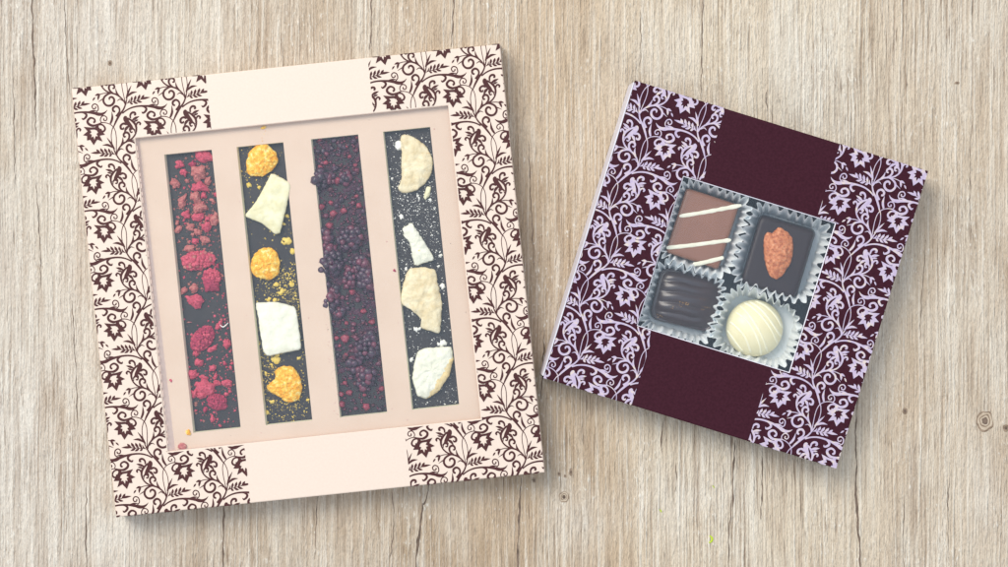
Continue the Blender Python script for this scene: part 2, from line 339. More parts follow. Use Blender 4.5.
# ------------------------------------------------------------------ scroll ornament: one motif drawn as strokes
def motif():
    n0 = (357.0, 425.0); ca, sa = 0.9946, 0.1043
    def loc(x, y):
        dx, dy = (x-n0[0])/6.3, (y-n0[1])/6.3
        return (dx*ca - dy*sa, dx*sa + dy*ca)
    st = []
    def s(*pts): st.append(list(pts))
    s((357,425,9),(368,362,5),(364,300,4.5),(348,258,5),(335,243,7),(315,215,12),(285,180,13),(257,155,10),(240,132,9),(235,120,8))
    s((357,425,8),(350,390,5),(336,325,4.5),(332,275,4.5),(343,240,5),(370,216,5),(405,205,6),(440,213,9))
    # star flower: curls
    s((425,208,6),(460,213,15),(486,197,16),(490,176,15),(468,161,13),(447,172,11),(446,188,13),(457,194,11))
    s((446,214,12),(415,214,11),(398,226,10),(392,246,12),(404,260,12),(419,254,10),(417,242,8))
    s((430,214,8),(440,226,20),(455,240,14))
    s((405,206,5),(410,186,6),(396,166,6.5),(376,168,6.5),(367,184,6.5),(376,197,6.5),(389,192,6.5),(386,181,8))
    # fern
    s((370,414,4),(420,400,4),(470,387,5))
    s((455,391,4),(480,383,15),(512,378,1))
    for bx, by, tx, ty, w in [(388,408,396,372,15),(408,403,421,366,16),(430,397,447,360,16),(452,391,473,362,15)]:
        s((bx,by,4),((bx+tx)/2+3,(by+ty)/2-2,w),(tx,ty,1))
    for bx, by, tx, ty, w in [(384,410,404,422,13),(404,405,436,417,14),(426,399,462,409,14)]:
        s((bx,by,4),((bx+tx)/2,(by+ty)/2+2,w),(tx,ty,1))
    s((366,418,3),(378,405,9),(380,388,1))
    # thorn leaves
    s((360,385,6),(374,345,13),(393,303,1)); s((364,378,5),(395,351,15),(430,345,1))
    # long acanthus arc
    s((336,480,9),(365,458,9),(400,442,10),(440,434,11),(490,433,13),(535,438,18),(575,446,20),(602,436,11),(619,418,1))
    s((520,432,10),(560,448,15),(596,452,1)); s((500,431,6),(530,424,10),(556,424,1))
    s((440,433,6),(470,436,11),(487,449,14),(482,466,14),(466,477,11),(458,468,3))
    s((545,436,5),(562,416,6.5),(556,389,7),(536,381,7),(523,395,7),(530,411,7),(544,408,7),(545,397,8))
    # scroll on the trunk below the node (mirror of the one above)
    def mir(pts):
        return [(357-(x-235), 425+(y-120), w) for x, y, w in pts]
    s(*mir([(294,194,14),(274,163,11),(277,140,12),(296,129,14),(314,141,14),(313,159,13),(300,164,11)]))
    s(*mir([(331,240,11),(319,205,14),(322,163,1)]))
    # plume branch
    def s3(*pts): st.append([(357+(x-526)*.6, 425+(y-470)*.6, w*.6) for x, y, w in pts])
    s3((526,470,14),(492,412,14),(432,365,18),(365,345,15),(320,325,16),(282,288,15),(264,242,20),(264,198,24),(282,162,24),(306,134,20),(334,112,18))
    s3((302,120,16),(296,86,19),(272,66,22),(246,72,23),(244,92,20),(259,94,10))
    s3((292,146,10),(250,130,27),(207,119,2)); s3((278,160,8),(247,156,18),(224,150,2))
    s3((262,218,12),(246,187,16),(226,178,18),(212,194,20),(222,210,12))
    s3((355,178,14),(394,161,16),(421,180,20),(417,208,21),(397,211,15),(391,198,8))
    s3((287,278,6),(289,247,11),(310,232,14),(332,246,16),(325,266,16),(308,262,10))
    s3((402,352,10),(364,326,19),(350,295,21),(358,266,22),(385,255,24),(407,273,20),(405,296,19),(387,298,12))
    s3((456,378,16),(432,345,19),(421,298,2))
    s3((455,372,12),(380,350,14),(331,365,19),(299,396,21),(295,440,22),(325,476,22),(369,478,24),(401,449,24),(404,411,22),(380,389,22),(356,399,19),(356,420,10))
    s3((378,346,8),(300,350,8),(252,364,9)); s3((256,360,8),(232,364,24),(203,376,2)); s3((254,362,10),(240,393,22),(236,424,2)); s3((205,392,4),(192,409,17),(179,429,2))
    s3((302,398,10),(270,420,9),(238,442,2)); s3((497,432,6),(466,412,11),(435,432,2))
    s3((299,238,16),(316,205,38),(336,165,44),(350,132,50),(352,106,46),(342,88,18))
    s3((332,196,12),(366,214,28),(397,254,2)); s3((314,212,12),(332,234,22),(328,256,2)); s3((300,222,10),(290,240,14),(276,252,2))
    s3((348,170,20),(386,158,19),(418,176,22),(420,206,23),(399,214,16),(390,200,9))
    polys3 = []
    faces = []
    for i, pts in enumerate(st):
        z = 0.06+0.004*i
        p = catmull(pts, 5)
        a = []; b = []
        for k, (x, y, w) in enumerate(p):
            q0 = p[max(0, k-1)]; q1 = p[min(len(p)-1, k+1)]
            tx, ty = q1[0]-q0[0], q1[1]-q0[1]; l = math.hypot(tx, ty) or 1
            w = w*0.97+0.3
            nx, ny = -ty/l*w*0.5, tx/l*w*0.5
            a.append((*loc(x+nx, y+ny), z)); b.append((*loc(x-nx, y-ny), z))
        for k in range(len(p)-1): faces.append([a[k], a[k+1], b[k+1], b[k]])
    outer = [(430,228),(400,283),(435,282),(424,322),(455,303),(484,333),(498,295),(519,295),(512,268),(537,258),(503,240),(522,207),(480,220)]
    inner = [(448,240),(440,262),(452,267),(446,284),(460,280),(472,302),(475,278),(489,284),(482,264),(496,258),(480,250),(488,233),(466,236)]
    for pg in polys3:
        faces.append([(*loc(357+(x-526)*.6, 425+(y-470)*.6), 0.31) for x, y in pg])
    n = len(outer)
    for k in range(n):
        j = (k+1) % n
        faces.append([(*loc(*outer[k]), 0.3), (*loc(*outer[j]), 0.3), (*loc(*inner[j]), 0.3), (*loc(*inner[k]), 0.3)])
    return faces
MOTIF = motif()

def ornament(mb, rects, node, Tx, Ty, f, k, ztop, m, hx, hd, slope, fold):
    """tile the motif over rects (x0,x1,d0,d1 in apparent top pixels), cut it at their edges, print it on mb.
    Beyond +-hd the print folds down the side wall."""
    for (x0, x1, d0, d1) in rects:
        bm = bmesh.new()
        for j in range(-8, 9):
            for par in (0, 1):
                nd = node[1] + j*Ty - par*Ty/2
                if nd < d0-60 or nd > d1+65: continue
                for i in range(-9, 10):
                    nx = node[0] + i*Tx - par*14.4*f
                    if nx < x0-50 or nx > x1+50: continue
                    sg = -1 if par else 1
                    for fc in MOTIF:
                        P = [(nx+sg*x*f, nd+d*f, z+0.0005*((i+j) % 3)+0.12*par) for x, d, z in fc]
                        if max(p[0] for p in P) < x0 or min(p[0] for p in P) > x1 or max(p[1] for p in P) < d0 or min(p[1] for p in P) > d1: continue
                        bm.faces.new([bm.verts.new(p) for p in P])
        for cop, no in (((x0,0,0),(-1,0,0)), ((x1,0,0),(1,0,0)), ((0,d0,0),(0,-1,0)), ((0,d1,0),(0,1,0))):
            bmesh.ops.bisect_plane(bm, geom=bm.verts[:]+bm.edges[:]+bm.faces[:], plane_co=cop, plane_no=no, clear_outer=True)
        if fold:
            for s_ in (-1, 1):
                bmesh.ops.bisect_plane(bm, geom=bm.verts[:]+bm.edges[:]+bm.faces[:], plane_co=(0, s_*hd, 0), plane_no=(0, 1, 0))
        bm.verts.ensure_lookup_table()
        base = len(mb.v)
        for v in bm.verts:
            x, d, z = v.co
            if abs(d) > hd+1e-4:
                e = abs(d)-hd
                mb.v.append(Vector((x*k, -math.copysign(hd*k + e*slope + z, d), ztop - e)))
            else:
                mb.v.append(Vector((x*k, -d*k, ztop+z)))
        bm.verts.index_update()
        for fc in bm.faces: mb.face([base+v.index for v in fc.verts], m)
        bm.free()

# ------------------------------------------------------------------ left box
ZL = 34.0; ZI = 27.5; ZC = 20.3
KL = (D-ZL)/D
FL = Frame(308, 280.5, 0, 5.97, ZL)
UXL = (0.99458, -0.10401)
def pixL(x, d):                       # apparent local -> photo pixel
    return (308 + x*UXL[0] - d*UXL[1], 280.5 + x*UXL[1] + d*UXL[0])
def LL(x, d, z): return FL.I(*pixL(x, d), z)

bx = thing('gift_box', FL, 'large cream gift box printed with brown scrolls, showing four chocolate bars', 'gift box')
HX, HD = 215.5, 215.5
X0, X1, Y0, Y1 = -157.0, 157.5, -159.5, 155.5     # opening (d down)
def frame_panel(mb, hx, hd, op, k, zt, th, m=0, r=1.2, core=0):
    """card with a square opening: rounded outer fold, real thickness"""
    x0, x1, d0, d1 = op
    o = lambda e, z: [(-(hx-e)*k, (hd-e)*k, z), ((hx-e)*k, (hd-e)*k, z), ((hx-e)*k, -(hd-e)*k, z), (-(hx-e)*k, -(hd-e)*k, z)]
    i = lambda z: [(x0*k, -d0*k, z), (x1*k, -d0*k, z), (x1*k, -d1*k, z), (x0*k, -d1*k, z)]
    i2 = [(x0*k-.8, -d0*k+.8, zt), (x1*k+.8, -d0*k+.8, zt), (x1*k+.8, -d1*k-.8, zt), (x0*k-.8, -d1*k-.8, zt)]
    mb.loft([o(0, zt-th), o(0, zt-r), o(r*.3, zt-r*.3), o(r, zt), i2], m)
    mb.loft([i2, i(zt-.6), i(zt-th)], core)        # die-cut edge shows the pale board
    mb.loft([o(0, zt-th), i(zt-th)], m)
mb = MB()
frame_panel(mb, HX, HD, (X0, X1, Y0, Y1), KL, ZL, 1.6)
sl = 0.10                               # the folded sides lean out a little
for sg in (1, -1):
    a = sg*HD*KL
    b2 = sg*(HD*KL + (ZL-1.2)*sl)
    mb.loft([[(-HX*KL, a, ZL-1.2), (HX*KL, a, ZL-1.2)], [(-HX*KL, b2, 0.6), (HX*KL, b2, 0.6)], [(-HX*KL, b2-sg*1.4, 0.6), (HX*KL, b2-sg*1.4, 0.6)], [(-HX*KL, a-sg*1.4, ZL-1.6), (HX*KL, a-sg*1.4, ZL-1.6)]], 0, False)
mb.box(-HX*KL, HX*KL, -(HD*KL+2), HD*KL+2, 0.3, 1.5)
PB = 80.5
SD = 28
rects = [(-HX+.3, X0-1.2, -HD-SD, HD+SD), (X1+1.2, HX-.3, -HD-SD, HD+SD),
         (X0-1.2, -PB, -HD-SD, Y0-1.3), (PB+2, X1+1.2, -HD-SD, Y0-1.3), (X0-1.2, -PB, Y1+1.3, HD+SD), (PB, X1+1.2, Y1+1.3, HD+SD)]
ornament(mb, rects, (-163.1, 201.0), 60.2, 98.7, 1.0, KL, ZL, 1, HX, HD, sl, True)
# perforation dashes along the left fold
t = 0
while t < 300:
    d = Y0+8+t; ln = 3+random.random()*4
    x = X0+0.9
    mb.poly([((x-.45)*KL, -d*KL, ZL+.1), ((x+.35)*KL, -d*KL, ZL+.1), ((x+.35)*KL, -(d+ln)*KL, ZL+.1), ((x-.45)*KL, -(d+ln)*KL, ZL+.1)], 2)
    t += ln+1.5+random.random()*2.5
sleeve = mb.build('sleeve', [M['card'], M['brown_ink'], M['card_rim']], bx, smooth=False)
# slide-in tray with its two end walls
mb = MB()
ex = HX*KL-0.8
mb.box(-ex, ex, -(HD*KL-2), HD*KL-2, 1.8, 3.4)
for sg in (1, -1): mb.box(sg*ex-1.2, sg*ex+1.2, -(HD*KL-2), HD*KL-2, 3.6, ZL-2.2)
mb.build('tray', M['card_in'], bx, smooth=False)
# folded rim between the opening and the inner card
mb = MB()
top = [Vector((X0*KL, -Y0*KL, ZL-1.7)), Vector((X1*KL, -Y0*KL, ZL-1.7)), Vector((X1*KL, -Y1*KL, ZL-1.7)), Vector((X0*KL, -Y1*KL, ZL-1.7))]
low = [LL(X0+4, Y0+1.0, ZI-.2), LL(X1+8, Y0+1.0, ZI-.2), LL(X1+8, Y1+1.2, ZI-.2), LL(X0+7.5, Y1-1.2, ZI-.2)]
mb.loft([top, low], 0)
mb.build('rim', M['card_rim'], bx, smooth=False)
# inner card with four slots
slots = [(-130, -82.2), (-57.2, -10.2), (17.6, 65.0), (90, 137.4)]
SY0, SY1 = -140.2, 139.6
mb = MB()
xs = [X0-5] + [v for s_ in slots for v in s_] + [X1+12]
ys = [Y0-6, SY0, SY1, Y1+8]
for a in range(len(xs)-1):
    for b in range(3):
        if a % 2 == 1 and b == 1: continue
        mb.poly([LL(xs[a], ys[b], ZI), LL(xs[a+1], ys[b], ZI), LL(xs[a+1], ys[b+1], ZI), LL(xs[a], ys[b+1], ZI)], 0)
for (x0, x1) in slots:
    e = [LL(x0, SY0, ZI), LL(x1, SY0, ZI), LL(x1, SY1, ZI), LL(x0, SY1, ZI)]
    ctr = sum(e, Vector())/4
    lo_ = []
    for i, p in enumerate(e):
        lo_.append(Vector((p.x + (1.0 if i in (0, 3) else 0.0), p.y + (0.6 if i in (2, 3) else 0), ZC+.3)))
    mb.loft([e, lo_], 1)
mb.build('divider_card', [M['card_in'], M['card_cut']], bx, smooth=False)
mb = MB()
g = 6
mb.poly([((X0-g)*KL, -(Y0-g)*KL, ZL-1.75), ((X1+g)*KL, -(Y0-g)*KL, ZL-1.75), ((X1+g)*KL, -(Y1+g)*KL, ZL-1.75), ((X0-g)*KL, -(Y1+g)*KL, ZL-1.75)])
mb.build('film_window', M['film'], bx, smooth=False)

# ------------------------------------------------------------------ shapes used for food
def outline(pts, n=72, corner=0.35):
    """closed pixel outline; corners cut a little, then resampled evenly"""
    P = []
    N_ = len(pts)
    for i in range(N_):
        a, b, c = pts[i-1], pts[i], pts[(i+1) % N_]
        for t in (corner*.5, ):
            P.append((b[0]+(a[0]-b[0])*t, b[1]+(a[1]-b[1])*t)); P.append((b[0]+(c[0]-b[0])*t, b[1]+(c[1]-b[1])*t))
    P = [p for i, p in enumerate(P) if math.dist(p, P[i-1]) > 1e-6]
    L_ = [math.dist(P[i], P[(i+1) % len(P)]) for i in range(len(P))]
    T = sum(L_); out = []
    for k in range(n):
        d = T*k/n; i = 0
        while i < len(L_)-1 and d >= L_[i]: d -= L_[i]; i += 1
        q = d/L_[i] if L_[i] else 0; a, b = P[i], P[(i+1) % len(P)]
        out.append((a[0]+(b[0]-a[0])*q, a[1]+(b[1]-a[1])*q))
    return out

def lump(mb, fr, pts, z0, h, p=3.0, amp=1.0, freq=0.12, wall=0.5, seed=0, edge=0.8, tilt=(0, 0), m=0, n=72, corner=0.35, mfun=None, rings=9):
    P = outline(pts, n, corner)
    cx = sum(q[0] for q in P)/n; cy = sum(q[1] for q in P)/n
    rs = [(1.0, 0.0), (1.01, wall*.5), (0.985, wall)] + [((1-k/rings)*0.96, None) for k in range(rings)]
    allr = []
    for (r, hh) in rs:
        ring = []
        for (x, y) in P:
            jx = noise.noise((x*.35+seed, y*.35, seed*1.7))*edge
            jy = noise.noise((x*.35, y*.35+seed, seed*2.3))*edge
            X = cx+(x-cx)*r + jx*r**4; Y = cy+(y-cy)*r + jy*r**4
            if hh is None: hz = wall + (1-wall)*(1-r**p)
            else: hz = hh
            z = z0 + h*hz*(1+tilt[0]*(X-cx)/20+tilt[1]*(Y-cy)/20)
            if hz > 0.1:
                z += amp*(noise.noise((X*freq+seed*3, Y*freq, seed)) + 0.5*noise.noise((X*freq*2.6, Y*freq*2.6+seed, 5)))
            if hh == 0.0: z = z0
            ring.append(fr.I(X, Y, max(z, z0)))
        allr.append(ring)
    ids = mb.loft(allr, m)
    cz = z0 + h + amp*noise.noise((cx*freq+seed*3, cy*freq, seed))*1.0
    c = mb.vert(sum((Vector(q) for q in allr[-1]), Vector())/n)
    for i in range(n): mb.face((ids[-1][i], ids[-1][(i+1) % n], c), m)
    if mfun:
        for fi in range(len(mb.f)):
            q = sum((mb.v[k] for k in mb.f[fi]), Vector())/len(mb.f[fi])
            mb.m[fi] = mfun(q)

def blob_pts(cx, cy, rx, ry, ang, seed, irr=0.3, n=12):
    out = []
    for i in range(n):
        a = i/n*2*math.pi
        r = 1+irr*noise.noise((math.cos(a)*1.6+seed*7.1, math.sin(a)*1.6, seed*3.7))*1.6
        x, y = rx*r*math.cos(a), ry*r*math.sin(a); ca, sa = math.cos(ang), math.sin(ang)
        out.append((cx+x*ca-y*sa, cy+x*sa+y*ca))
    return out

_bm = bmesh.new(); bmesh.ops.create_icosphere(_bm, subdivisions=2, radius=1.0)
ICO_V = [v.co.copy() for v in _bm.verts]; _bm.verts.index_update(); ICO_F = [[v.index for v in f.verts] for f in _bm.faces]; _bm.free()
def ball(mb, c, r, m=0, sq=(1, 1, 1), jit=0.0, seed=0):
    b = len(mb.v)
    for v in ICO_V:
        q = 1+jit*noise.noise(v*1.5+Vector((seed, seed*2.1, 0)))
        mb.v.append(Vector((c[0]+v.x*r*sq[0]*q, c[1]+v.y*r*sq[1]*q, c[2]+v.z*r*sq[2]*q)))
    for f in ICO_F: mb.face([b+i for i in f], m)
OCT_F = [(0,2,4),(2,1,4),(1,3,4),(3,0,4),(2,0,5),(1,2,5),(3,1,5),(0,3,5)]
def crumb(mb, c, r, m=0):
    b = len(mb.v); a = random.random()*6.28
    for v in ((1,0,0),(-1,0,0),(0,1,0),(0,-1,0),(0,0,1),(0,0,-1)):
        q = r*random.uniform(.55, 1.25)
        x = v[0]*math.cos(a)-v[1]*math.sin(a); y = v[0]*math.sin(a)+v[1]*math.cos(a)
        mb.v.append(Vector((c[0]+x*q, c[1]+y*q, max(c[2]+v[2]*q*.7, c[2]-r*.3))))
    for f in OCT_F: mb.face([b+i for i in f], m)

def berry(mb, fr, px, py, rx, ry, h, z0, ang, dr, seed, mats=(0, 0, 1)):
    c0 = fr.I(px, py, z0); rnd = random.Random(seed)
    n = max(9, int(2.9*rx*ry/(dr*dr)))
    g = math.pi*(3-5**.5)
    for i in range(n):
        zz = 1-(i+.5)/n; r = math.sqrt(max(0, 1-zz*zz))*0.92; a = i*g
        x, y = rx*r*math.cos(a), ry*r*math.sin(a); ca, sa = math.cos(ang), math.sin(ang)
        ball(mb, (c0.x+x*ca-y*sa+rnd.uniform(-.6, .6), c0.y+x*sa+y*ca+rnd.uniform(-.6, .6), z0 - fr.o.z + h*zz + rnd.uniform(-.4, .4)), dr*rnd.uniform(.65, 1.25), rnd.choice(mats), (1, 1, .9), .3, i+seed)

# ------------------------------------------------------------------ the four bars
def slot_frame(i):
    x0, x1 = slots[i]
    f = Frame(*pixL((x0+x1)/2, 0), 0, 5.97, ZC); f.o.z = 3.4
    return f
def slab(i, root, fr):
    x0, x1 = slots[i]
    e = 5
    P = []
    mb = MB()
    ring = lambda ex, z: [fr.I(*pixL(x0-ex, SY0-ex), z), fr.I(*pixL(x1+ex, SY0-ex), z), fr.I(*pixL(x1+ex, SY1+ex), z), fr.I(*pixL(x0-ex, SY1+ex), z)]
    lo = [Vector((p.x, p.y, 0)) for p in ring(7, ZC)]
    mb.loft([lo, ring(7, ZC-2), ring(5.5, ZC)], 0, True, True, True)
    mb.build('chocolate_slab', M['choc'], root, smooth=False)
GB = 'chocolate bars in the slots of the cream box'
def inslot(i, px, py, pad=0.8):
    """is the pixel over the open slot"""
    dx, dy = px-308, py-280.5
    x = dx*UXL[0]+dy*UXL[1]; d = -dx*UXL[1]+dy*UXL[0]
    return slots[i][0]+pad < x < slots[i][1]-pad and SY0+pad < d < SY1-pad
def dust(i, fr, n, rfun, dens, mi=0, mb=None):
    mb = mb or MB(); cnt = 0; tries = 0
    while cnt < n and tries < n*40:
        tries += 1
        x0, x1 = slots[i]
        px, py = pixL(random.uniform(x0+1.2, x1-1.2), random.uniform(SY0+1.2, SY1-1.2))
        if random.random() > dens(px, py): continue
        r = rfun(); c = fr.I(px, py, ZC+r*.3); crumb(mb, c, r, mi(px, py) if callable(mi) else mi); cnt += 1
    return mb
def gauss(px, py, cx, cy, rx, ry): return math.exp(-((px-cx)/rx)**2-((py-cy)/ry)**2)

# --- bar 1: raspberries
fr = slot_frame(0)
bar = thing('chocolate_bar', fr, 'dark chocolate bar scattered with pink and red raspberry pieces', 'chocolate bar', GB)
slab(0, bar, fr)
c1 = [(190,128,27,20,.2,'r'),(105,158,15,14,0,'r'),(122,186,15,14,.5,'r'),(150,156,12,11,0,'d'),(170,188,27,27,.6,'p'),(175,238,26,22,0,'r'),(115,286,14,23,.3,'p'),
      (160,275,17,21,-.4,'p'),(176,310,24,24,.8,'p'),(170,342,24,15,.1,'r'),(127,335,15,15,.4,'r'),(97,364,9,10,0,'p'),(100,388,14,9,-.6,'p'),(140,378,15,12,.4,'p'),(200,377,18,17,0,'r'),
      (160,428,13,13,0,'r'),(168,396,17,10,.3,'p'),(226,352,17,22,.3,'p'),(222,286,11,7,.6,'p'),(88,226,22,15,.4,'p'),(140,456,20,11,-.2,'p'),(196,424,17,13,.4,'p'),
      (232,265,6,9,0,'r'),(205,215,12,14,.4,'p'),(190,268,10,12,1,'r'),(132,215,9,7,0,'p'),(240,515,6,9,0,'d'),(205,350,10,10,0,'r'),(150,405,8,7,0,'p')]
c2 = [(215,15,32,27,.3,'d'),(157,30,15,15,0,'p'),(120,38,15,9,-.6,'p'),(155,72,29,22,.1,'r'),(246,157,10,20,.5,'r'),(271,226,15,16,.6,'r'),
      (220,244,17,9,-.4,'r'),(163,262,11,12,0,'r'),(172,290,17,15,.5,'r'),(150,335,18,15,-.5,'r'),(219,313,13,12,0,'r'),(192,346,15,10,.3,'r'),(157,402,12,17,.2,'r'),
      (237,366,15,9,.1,'r'),(275,366,19,14,.3,'r'),(233,340,7,16,.4,'r'),(195,380,31,24,.5,'r'),(180,408,16,14,0,'r'),(270,405,7,8,0,'r'),(220,491,8,15,.1,'r'),(196,460,7,11,.3,'d'),(163,462,6,5,0,'r'),(250,516,4,4,0,'r'),
      (265,297,7,6,0,'d'),(286,310,5,7,0,'r'),(140,150,8,2,0,'p'),(165,368,6,8,0,'r'),(283,395,6,5,0,'r')]
k = 0
for lst, ox, oy in ((c1, 150, 120), (c2, 150, 280)):
    for (x, y, rx, ry, an, mt) in lst:
        k += 1
        px, py = ox+x/3.54, oy+y/3.54; rx /= 3.54; ry /= 3.54
        mb = MB()
        r = min(rx, ry)
        lump(mb, fr, blob_pts(px, py, rx*1.05, ry*1.05, an, k*1.3, 0.42, 14), ZC-.2, min(7.5, 1.6+r*0.85), p=2.0, amp=0.24*min(8, r+2), freq=.55, wall=.35, seed=k*1.7, edge=0.5+r*.1, n=40, corner=.1, rings=6)
        mb.build('raspberry_piece', {'r': M['rasp'], 'p': M['rasp_pale'], 'd': M['rasp_dark']}[mt], bar)
def raspberry(px, py, rx, ry, an, seed, main, h, name='raspberry_piece', dr=2.5):
    mb = MB()
    lump(mb, fr, blob_pts(px, py, rx, ry, an, seed, .22, 14), ZC-.2, h*.8, p=2.0, amp=.6, freq=.4, wall=.3, seed=seed, n=40, corner=.1, rings=6)
    berry(mb, fr, px, py, rx*.92, ry*.92, h*.85, ZC, -an, dr, int(seed), (0, 0, 0, 1))
    mb.build(name, main, bar)
raspberry(150+168/3.54, 120+498/3.54, 16.3, 9.3, -.08, 11, [M['rasp'], M['rasp_pale']], 7.5)
raspberry(150+220/3.54, 120+556/3.54, 9, 8.8, 0, 12, [M['rasp'], M['rasp_dark']], 6.5, dr=2)
raspberry(150+186/3.54, 280+208/3.54, 15.3, 9.6, -.75, 13, [M['rasp_dark'], M['rasp']], 7.5, dr=1.8)
raspberry(150+238/3.54, 280+431/3.54, 10.6, 8.3, .45, 14, [M['rasp_dark'], M['rasp_dark']], 7, dr=1.5)
mb = dust(0, fr, 900, lambda: random.choice((.45, .6, .8, 1.0, 1.5)), lambda x, y: 0.05+0.9*gauss(x, y, 201, 215, 16, 55)+.35*gauss(x, y, 226, 330, 12, 100)+.3*gauss(x, y, 205, 385, 25, 30), mi=lambda x, y: random.choice((0, 1, 2, 2)) if y < 275 else random.choice((0, 0, 0, 2)))
setp(mb.build('raspberry_crumbs', [M['rasp'], M['rasp_pale'], M['rasp_brown']], bar, smooth=False), kind='stuff')
mb = MB()                                # a white filament on the berry
pts = catmull([(220,325),(223,327),(226,325),(228,323)], 6)
mb.loft([[fr.I(x, y-.5, ZC+4.0) for x, y in pts], [fr.I(x, y+.4, ZC+4.3) for x, y in pts]], 0, False)
mb.build('filament', M['sugar'], bar)

# --- bar 2: ivory and orange fruit
fr = slot_frame(1)
bar = thing('chocolate_bar', fr, 'dark chocolate bar with orange berries, two pale fruit chunks and yellow powder', 'chocolate bar', GB)
slab(1, bar, fr)
def cp(lst, ox, oy, s=3.54): return [(ox+x/s, oy+y/s) for x, y in lst]
def fruit(name, pts, h, mats, p=3, amp=1.2, freq=.2, wall=.5, seed=1, edge=.8, tilt=(0, 0), corner=.3, mfun=None, label=None, n=96, rings=12):
    mb = MB(); lump(mb, fr, pts, ZC-.2, h, p, amp, freq, wall, seed, edge, tilt, 0, n, corner, mfun, rings)
    o = mb.build(name, mats, bar)
    if label: o['label'] = label
    return o
fruit('orange_berry', cp([(100,100),(115,80),(140,78),(165,100),(185,120),(188,150),(165,180),(135,200),(100,200),(78,190),(75,150),(85,115)], 225, 120), 10, M['orange'], p=2.4, amp=1.7, freq=.34, seed=2)
fruit('fruit_chunk', cp([(165,187),(235,225),(215,320),(195,400),(178,405),(130,365),(68,340),(110,290),(140,235)], 225, 120), 8.5, M['ivory'], p=9, amp=.9, freq=.1, wall=.82, seed=3, edge=.5, tilt=(.05, -.08), corner=.2, label='ivory wedge-shaped fruit chunk')
fruit('orange_berry', cp([(100,480),(125,455),(160,450),(185,470),(195,505),(190,545),(160,567),(120,560),(95,545),(90,510)], 225, 120), 9, M['orange'], p=2.6, amp=1.8, freq=.42, seed=4)
fruit('fruit_chunk', cp([(108,80),(180,78),(250,95),(262,170),(270,245),(150,270),(135,250),(120,150)], 225, 280), 8.5, M['white'], p=10, amp=.8, freq=.1, wall=.85, seed=5, edge=.6, tilt=(.03, .02), corner=.15, label='white square fruit chunk')
fruit('orange_berry', cp([(200,305),(240,305),(265,340),(275,390),(260,425),(220,435),(195,415),(165,400),(145,380),(180,345),(175,320)], 225, 280), 9, M['orange'], p=2.4, amp=1.9, freq=.40, seed=6)
k = 0
for (x, y, r, oy) in [(85,230,10,120),(120,238,7,120),(220,430,16,120),(205,435,9,120),(240,465,11,120),(207,368,7,120),(220,340,7,120),(180,282,14,280),(185,265,9,280),(165,300,7,280),(262,278,7,280),(155,70,9,280),(175,72,8,280),(150,468,9,280),(165,430,9,280),(295,425,7,280),(145,330,7,280),(200,45,13,280),(180,15,9,280),(235,15,9,280)]:
    k += 1; mb = MB(); lump(mb, fr, blob_pts(225+x/3.54, oy+y/3.54, r/3.54, r/3.54*.85, k, k*2.1, .5), ZC-.1, 1.2+r*.12, 2, .5, .5, .3, k, n=24, corner=.1, rings=4)
    mb.build('powder_clump', M['yellow'], bar)
mb = dust(1, fr, 1300, lambda: random.choice((.3, .4, .45, .6, .9)), lambda x, y: 0.05+.9*gauss(x, y, 285, 287, 20, 17)+.5*gauss(x, y, 300, 300, 8, 50)+.7*gauss(x, y, 268, 370, 12, 40)+.45*gauss(x, y, 295, 400, 20, 20)+.4*gauss(x, y, 258, 340, 5, 40)+.12*gauss(x, y, 250, 175, 12, 30))
setp(mb.build('fruit_powder', M['yellow'], bar, smooth=False), kind='stuff')

# --- bar 3: blackberries
fr = slot_frame(2)
bar = thing('chocolate_bar', fr, 'dark chocolate bar thickly covered with blackberries and red berry seeds', 'chocolate bar', GB)
slab(2, bar, fr)
k = 0
for (x, y, rx, ry, oy, red) in [(72,210,28,30,120,0),(108,208,16,20,120,0),(160,205,17,18,120,0),(178,420,42,36,120,0),(95,412,24,18,120,1),(98,455,24,20,120,1),(108,513,44,36,120,0),(215,512,26,22,120,1),(185,545,22,20,120,1),(230,553,22,22,120,0),
        (175,38,22,20,270,1),(235,35,26,28,270,0),(108,112,26,28,270,0),(120,78,20,16,270,0),(135,150,18,16,270,1),(240,275,42,36,270,0),(250,250,26,24,270,0),(200,345,32,22,270,1),(235,378,30,26,270,0),(225,405,18,16,270,1),(95,60,20,14,270,0),(255,60,18,14,270,0),(95,8,20,18,270,0)]:
    k += 1; mb = MB()
    px, py = 300+x/3.54, oy+y/3.54; rx /= 3.54; ry /= 3.54
    berry(mb, fr, px, py, rx*1.05, ry*1.05, min(8.5, 1.0*min(rx, ry)), ZC, k, 4.1 if rx > 7 else 3.3, 100+k, (1, 1, 0) if red else (0, 0, 0, 0, 1))
    mb.build('blackberry', [M['bberry'], M['bberry_red']], bar)
reds = [(50,100,7,120),(72,167,10,120),(92,152,10,120),(135,213,15,120),(200,178,12,120),(195,160,8,120),(75,307,13,120),(110,293,9,120),(92,340,12,120),(118,332,14,120),(155,321,13,120),(208,303,12,120),(188,293,10,120),(200,270,8,120),(105,373,14,120),(200,62,7,120),(95,120,10,120),(95,435,10,120),(70,70,8,120),(165,95,7,120),(135,80,7,120),(175,130,8,120),
        (160,242,17,270),(130,241,10,270),(180,268,9,270),(140,268,7,270),(163,300,9,270),(112,190,8,270),(150,98,10,270),(185,78,13,270),(255,185,12,270),(225,146,12,270),(190,192,11,270),(140,158,10,270),(165,188,9,270),(160,400,10,270),(180,382,9,270),(147,476,15,270),(145,440,12,270),(235,484,15,270),(197,490,9,270),(228,443,8,270),(175,435,12,270),(288,420,11,270),(205,105,11,270)]
